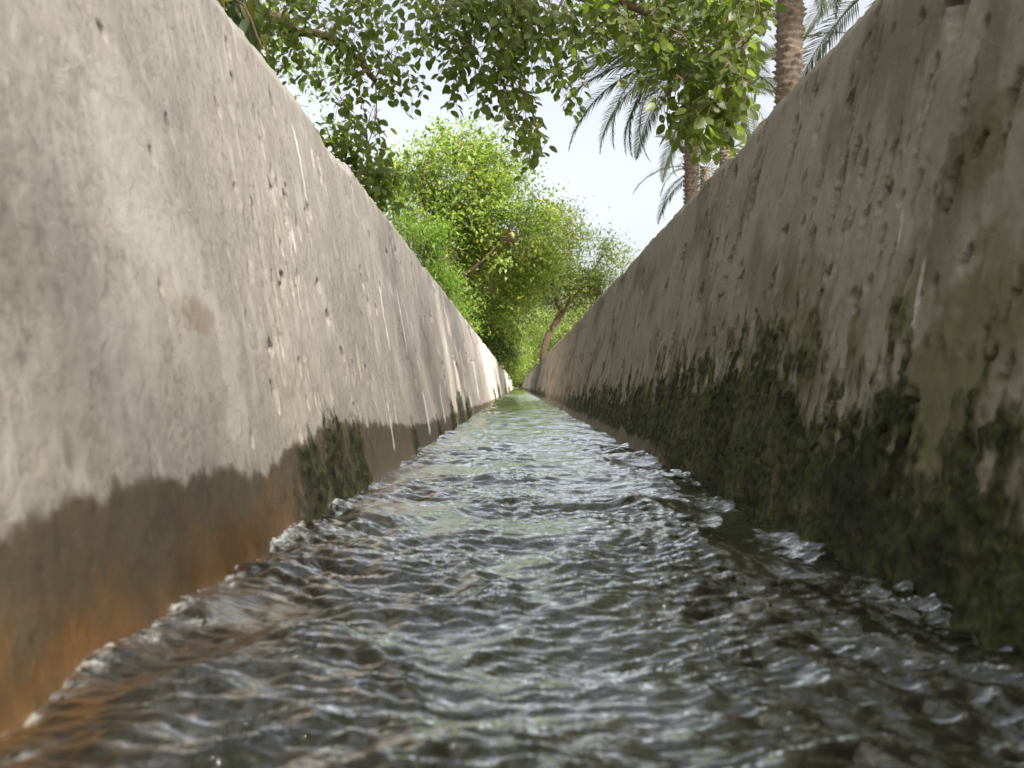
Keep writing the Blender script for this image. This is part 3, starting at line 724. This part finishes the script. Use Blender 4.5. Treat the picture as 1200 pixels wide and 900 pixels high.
def palm_trunk_mesh(h, r0, r1, lean, seed):
    r = np.random.default_rng(seed); seg = 40; rows = int(h / .028)
    z = np.linspace(0, h, rows); a = np.linspace(0, 2 * math.pi, seg, endpoint=False)
    Zz, A = np.meshgrid(z, a, indexing='ij')
    # spiral rows of cut leaf bases
    per = 11; row_h = .10
    rowf = Zz / row_h + A / (2 * math.pi); ri = np.floor(rowf); rf = rowf - ri
    cf = A / (2 * math.pi) * per + .5 * (ri % 2); ci = np.floor(cf); c_ = np.abs(cf - ci - .5) * 2
    hsh = (_hash(ri.astype(np.int64), ci.astype(np.int64) % per, seed) / 4294967296.0)
    rad = np.interp(Zz, [0, h * .15, h], [r0 * 1.15, r0, r1])
    d = .062 * sst(0, .75, rf) * (1 - sst(.82, 1.0, rf)) * (1 - .75 * c_ ** 2) * (.15 + 1.3 * hsh) + .012 * gn(A * 9, Zz * 40, seed)
    R = rad + d
    X = R * np.cos(A) + lean[0] * (Zz / h) ** 1.6; Y = R * np.sin(A) + lean[1] * (Zz / h) ** 1.6
    V = np.stack([X, Y, Zz + .03 * hsh * (d > .01)], -1).reshape(-1, 3)
    i = np.arange(rows - 1)[:, None] * seg; j = np.arange(seg)[None]; j2 = (j + 1) % seg
    return np_mesh('trunk', V, np.stack([i + j, i + j2, i + seg + j2, i + seg + j], -1).reshape(-1, 4), M_PALM)

def palm(label, u, Y, crown_v, r, fronds, lean=(0, 0), size=1.0, nr=19, seed=1, hang=()):
    x = (u - CU) / F * Y; top = CAMZ + (CV - crown_v) / F * Y; h = top - G
    T = empty('date_palm', (x, Y, G)); tag(T, label, 'palm', 'date palms right of the channel')
    add('trunk', palm_trunk_mesh(h, r, r * .9, lean, seed), T)
    rr = np.random.default_rng(seed)
    spec = [(k * 2.399 + rr.uniform(-.2, .2), math.radians(75 - 120 * (k / nr) ** .9 + rr.uniform(-8, 8)), size * rr.uniform(.85, 1.1)) for k in range(nr)] + list(hang)
    for k, (az, el, s_) in enumerate(spec):
        o = add('frond', FR[k % 5], T); o.location = (lean[0] + .12 * math.cos(az), lean[1] + .12 * math.sin(az), h - .05)
        o.rotation_mode = 'XYZ'; o.rotation_euler = (rr.uniform(-.3, .3), -el, az); o.scale = (s_, s_, s_)
    return T
PI = math.pi
palm('thick rough date palm trunk rising past the frame top beside dark wall', 922, 11, -330, .165, 0, seed=3, lean=(.10, 0))
palm('date palm with fronds drooping left over the sky behind hanging leaves', 810, 18, 62, .150, 0, seed=5, size=.82, hang=[(PI * .95, .25, .95), (PI * 1.02, -.05, 1.0), (PI * .9, -.35, .95), (PI * 1.08, -.5, .9), (PI * 1.15, .1, .95), (PI * .98, .5, 1.0), (PI * 1.05, .12, 1.08), (PI * .93, -.15, 1.1), (PI * 1.1, -.3, 1.0), (PI * 1.0, -.6, .9)])
palm('slim date palm seen between two thicker palm trunks', 849, 23, 95, .17, 0, seed=9, lean=(.05, 0))
palm('distant date palm with fronds showing above dark wall right of thick trunk', 1040, 17, -30, .15, 0, seed=12)
palm('low date palm with small fronds beside the second trunk', 826, 27, 196, .15, 0, seed=15, size=.8, nr=22)

for k, (x, y, h) in enumerate(((6.0, 7.6, 8.6), (6.6, 12.6, 9.4))):  # unseen palms added to throw frond shade on the far left wall
    palm(('date palm on the right beyond the picture edge', 'date palm hidden behind the dark wall right of the thick trunk')[k],
         CU + F * x / y, y, CV - F * (h - CAMZ) / y, .17, 0, seed=31 + k, nr=40)
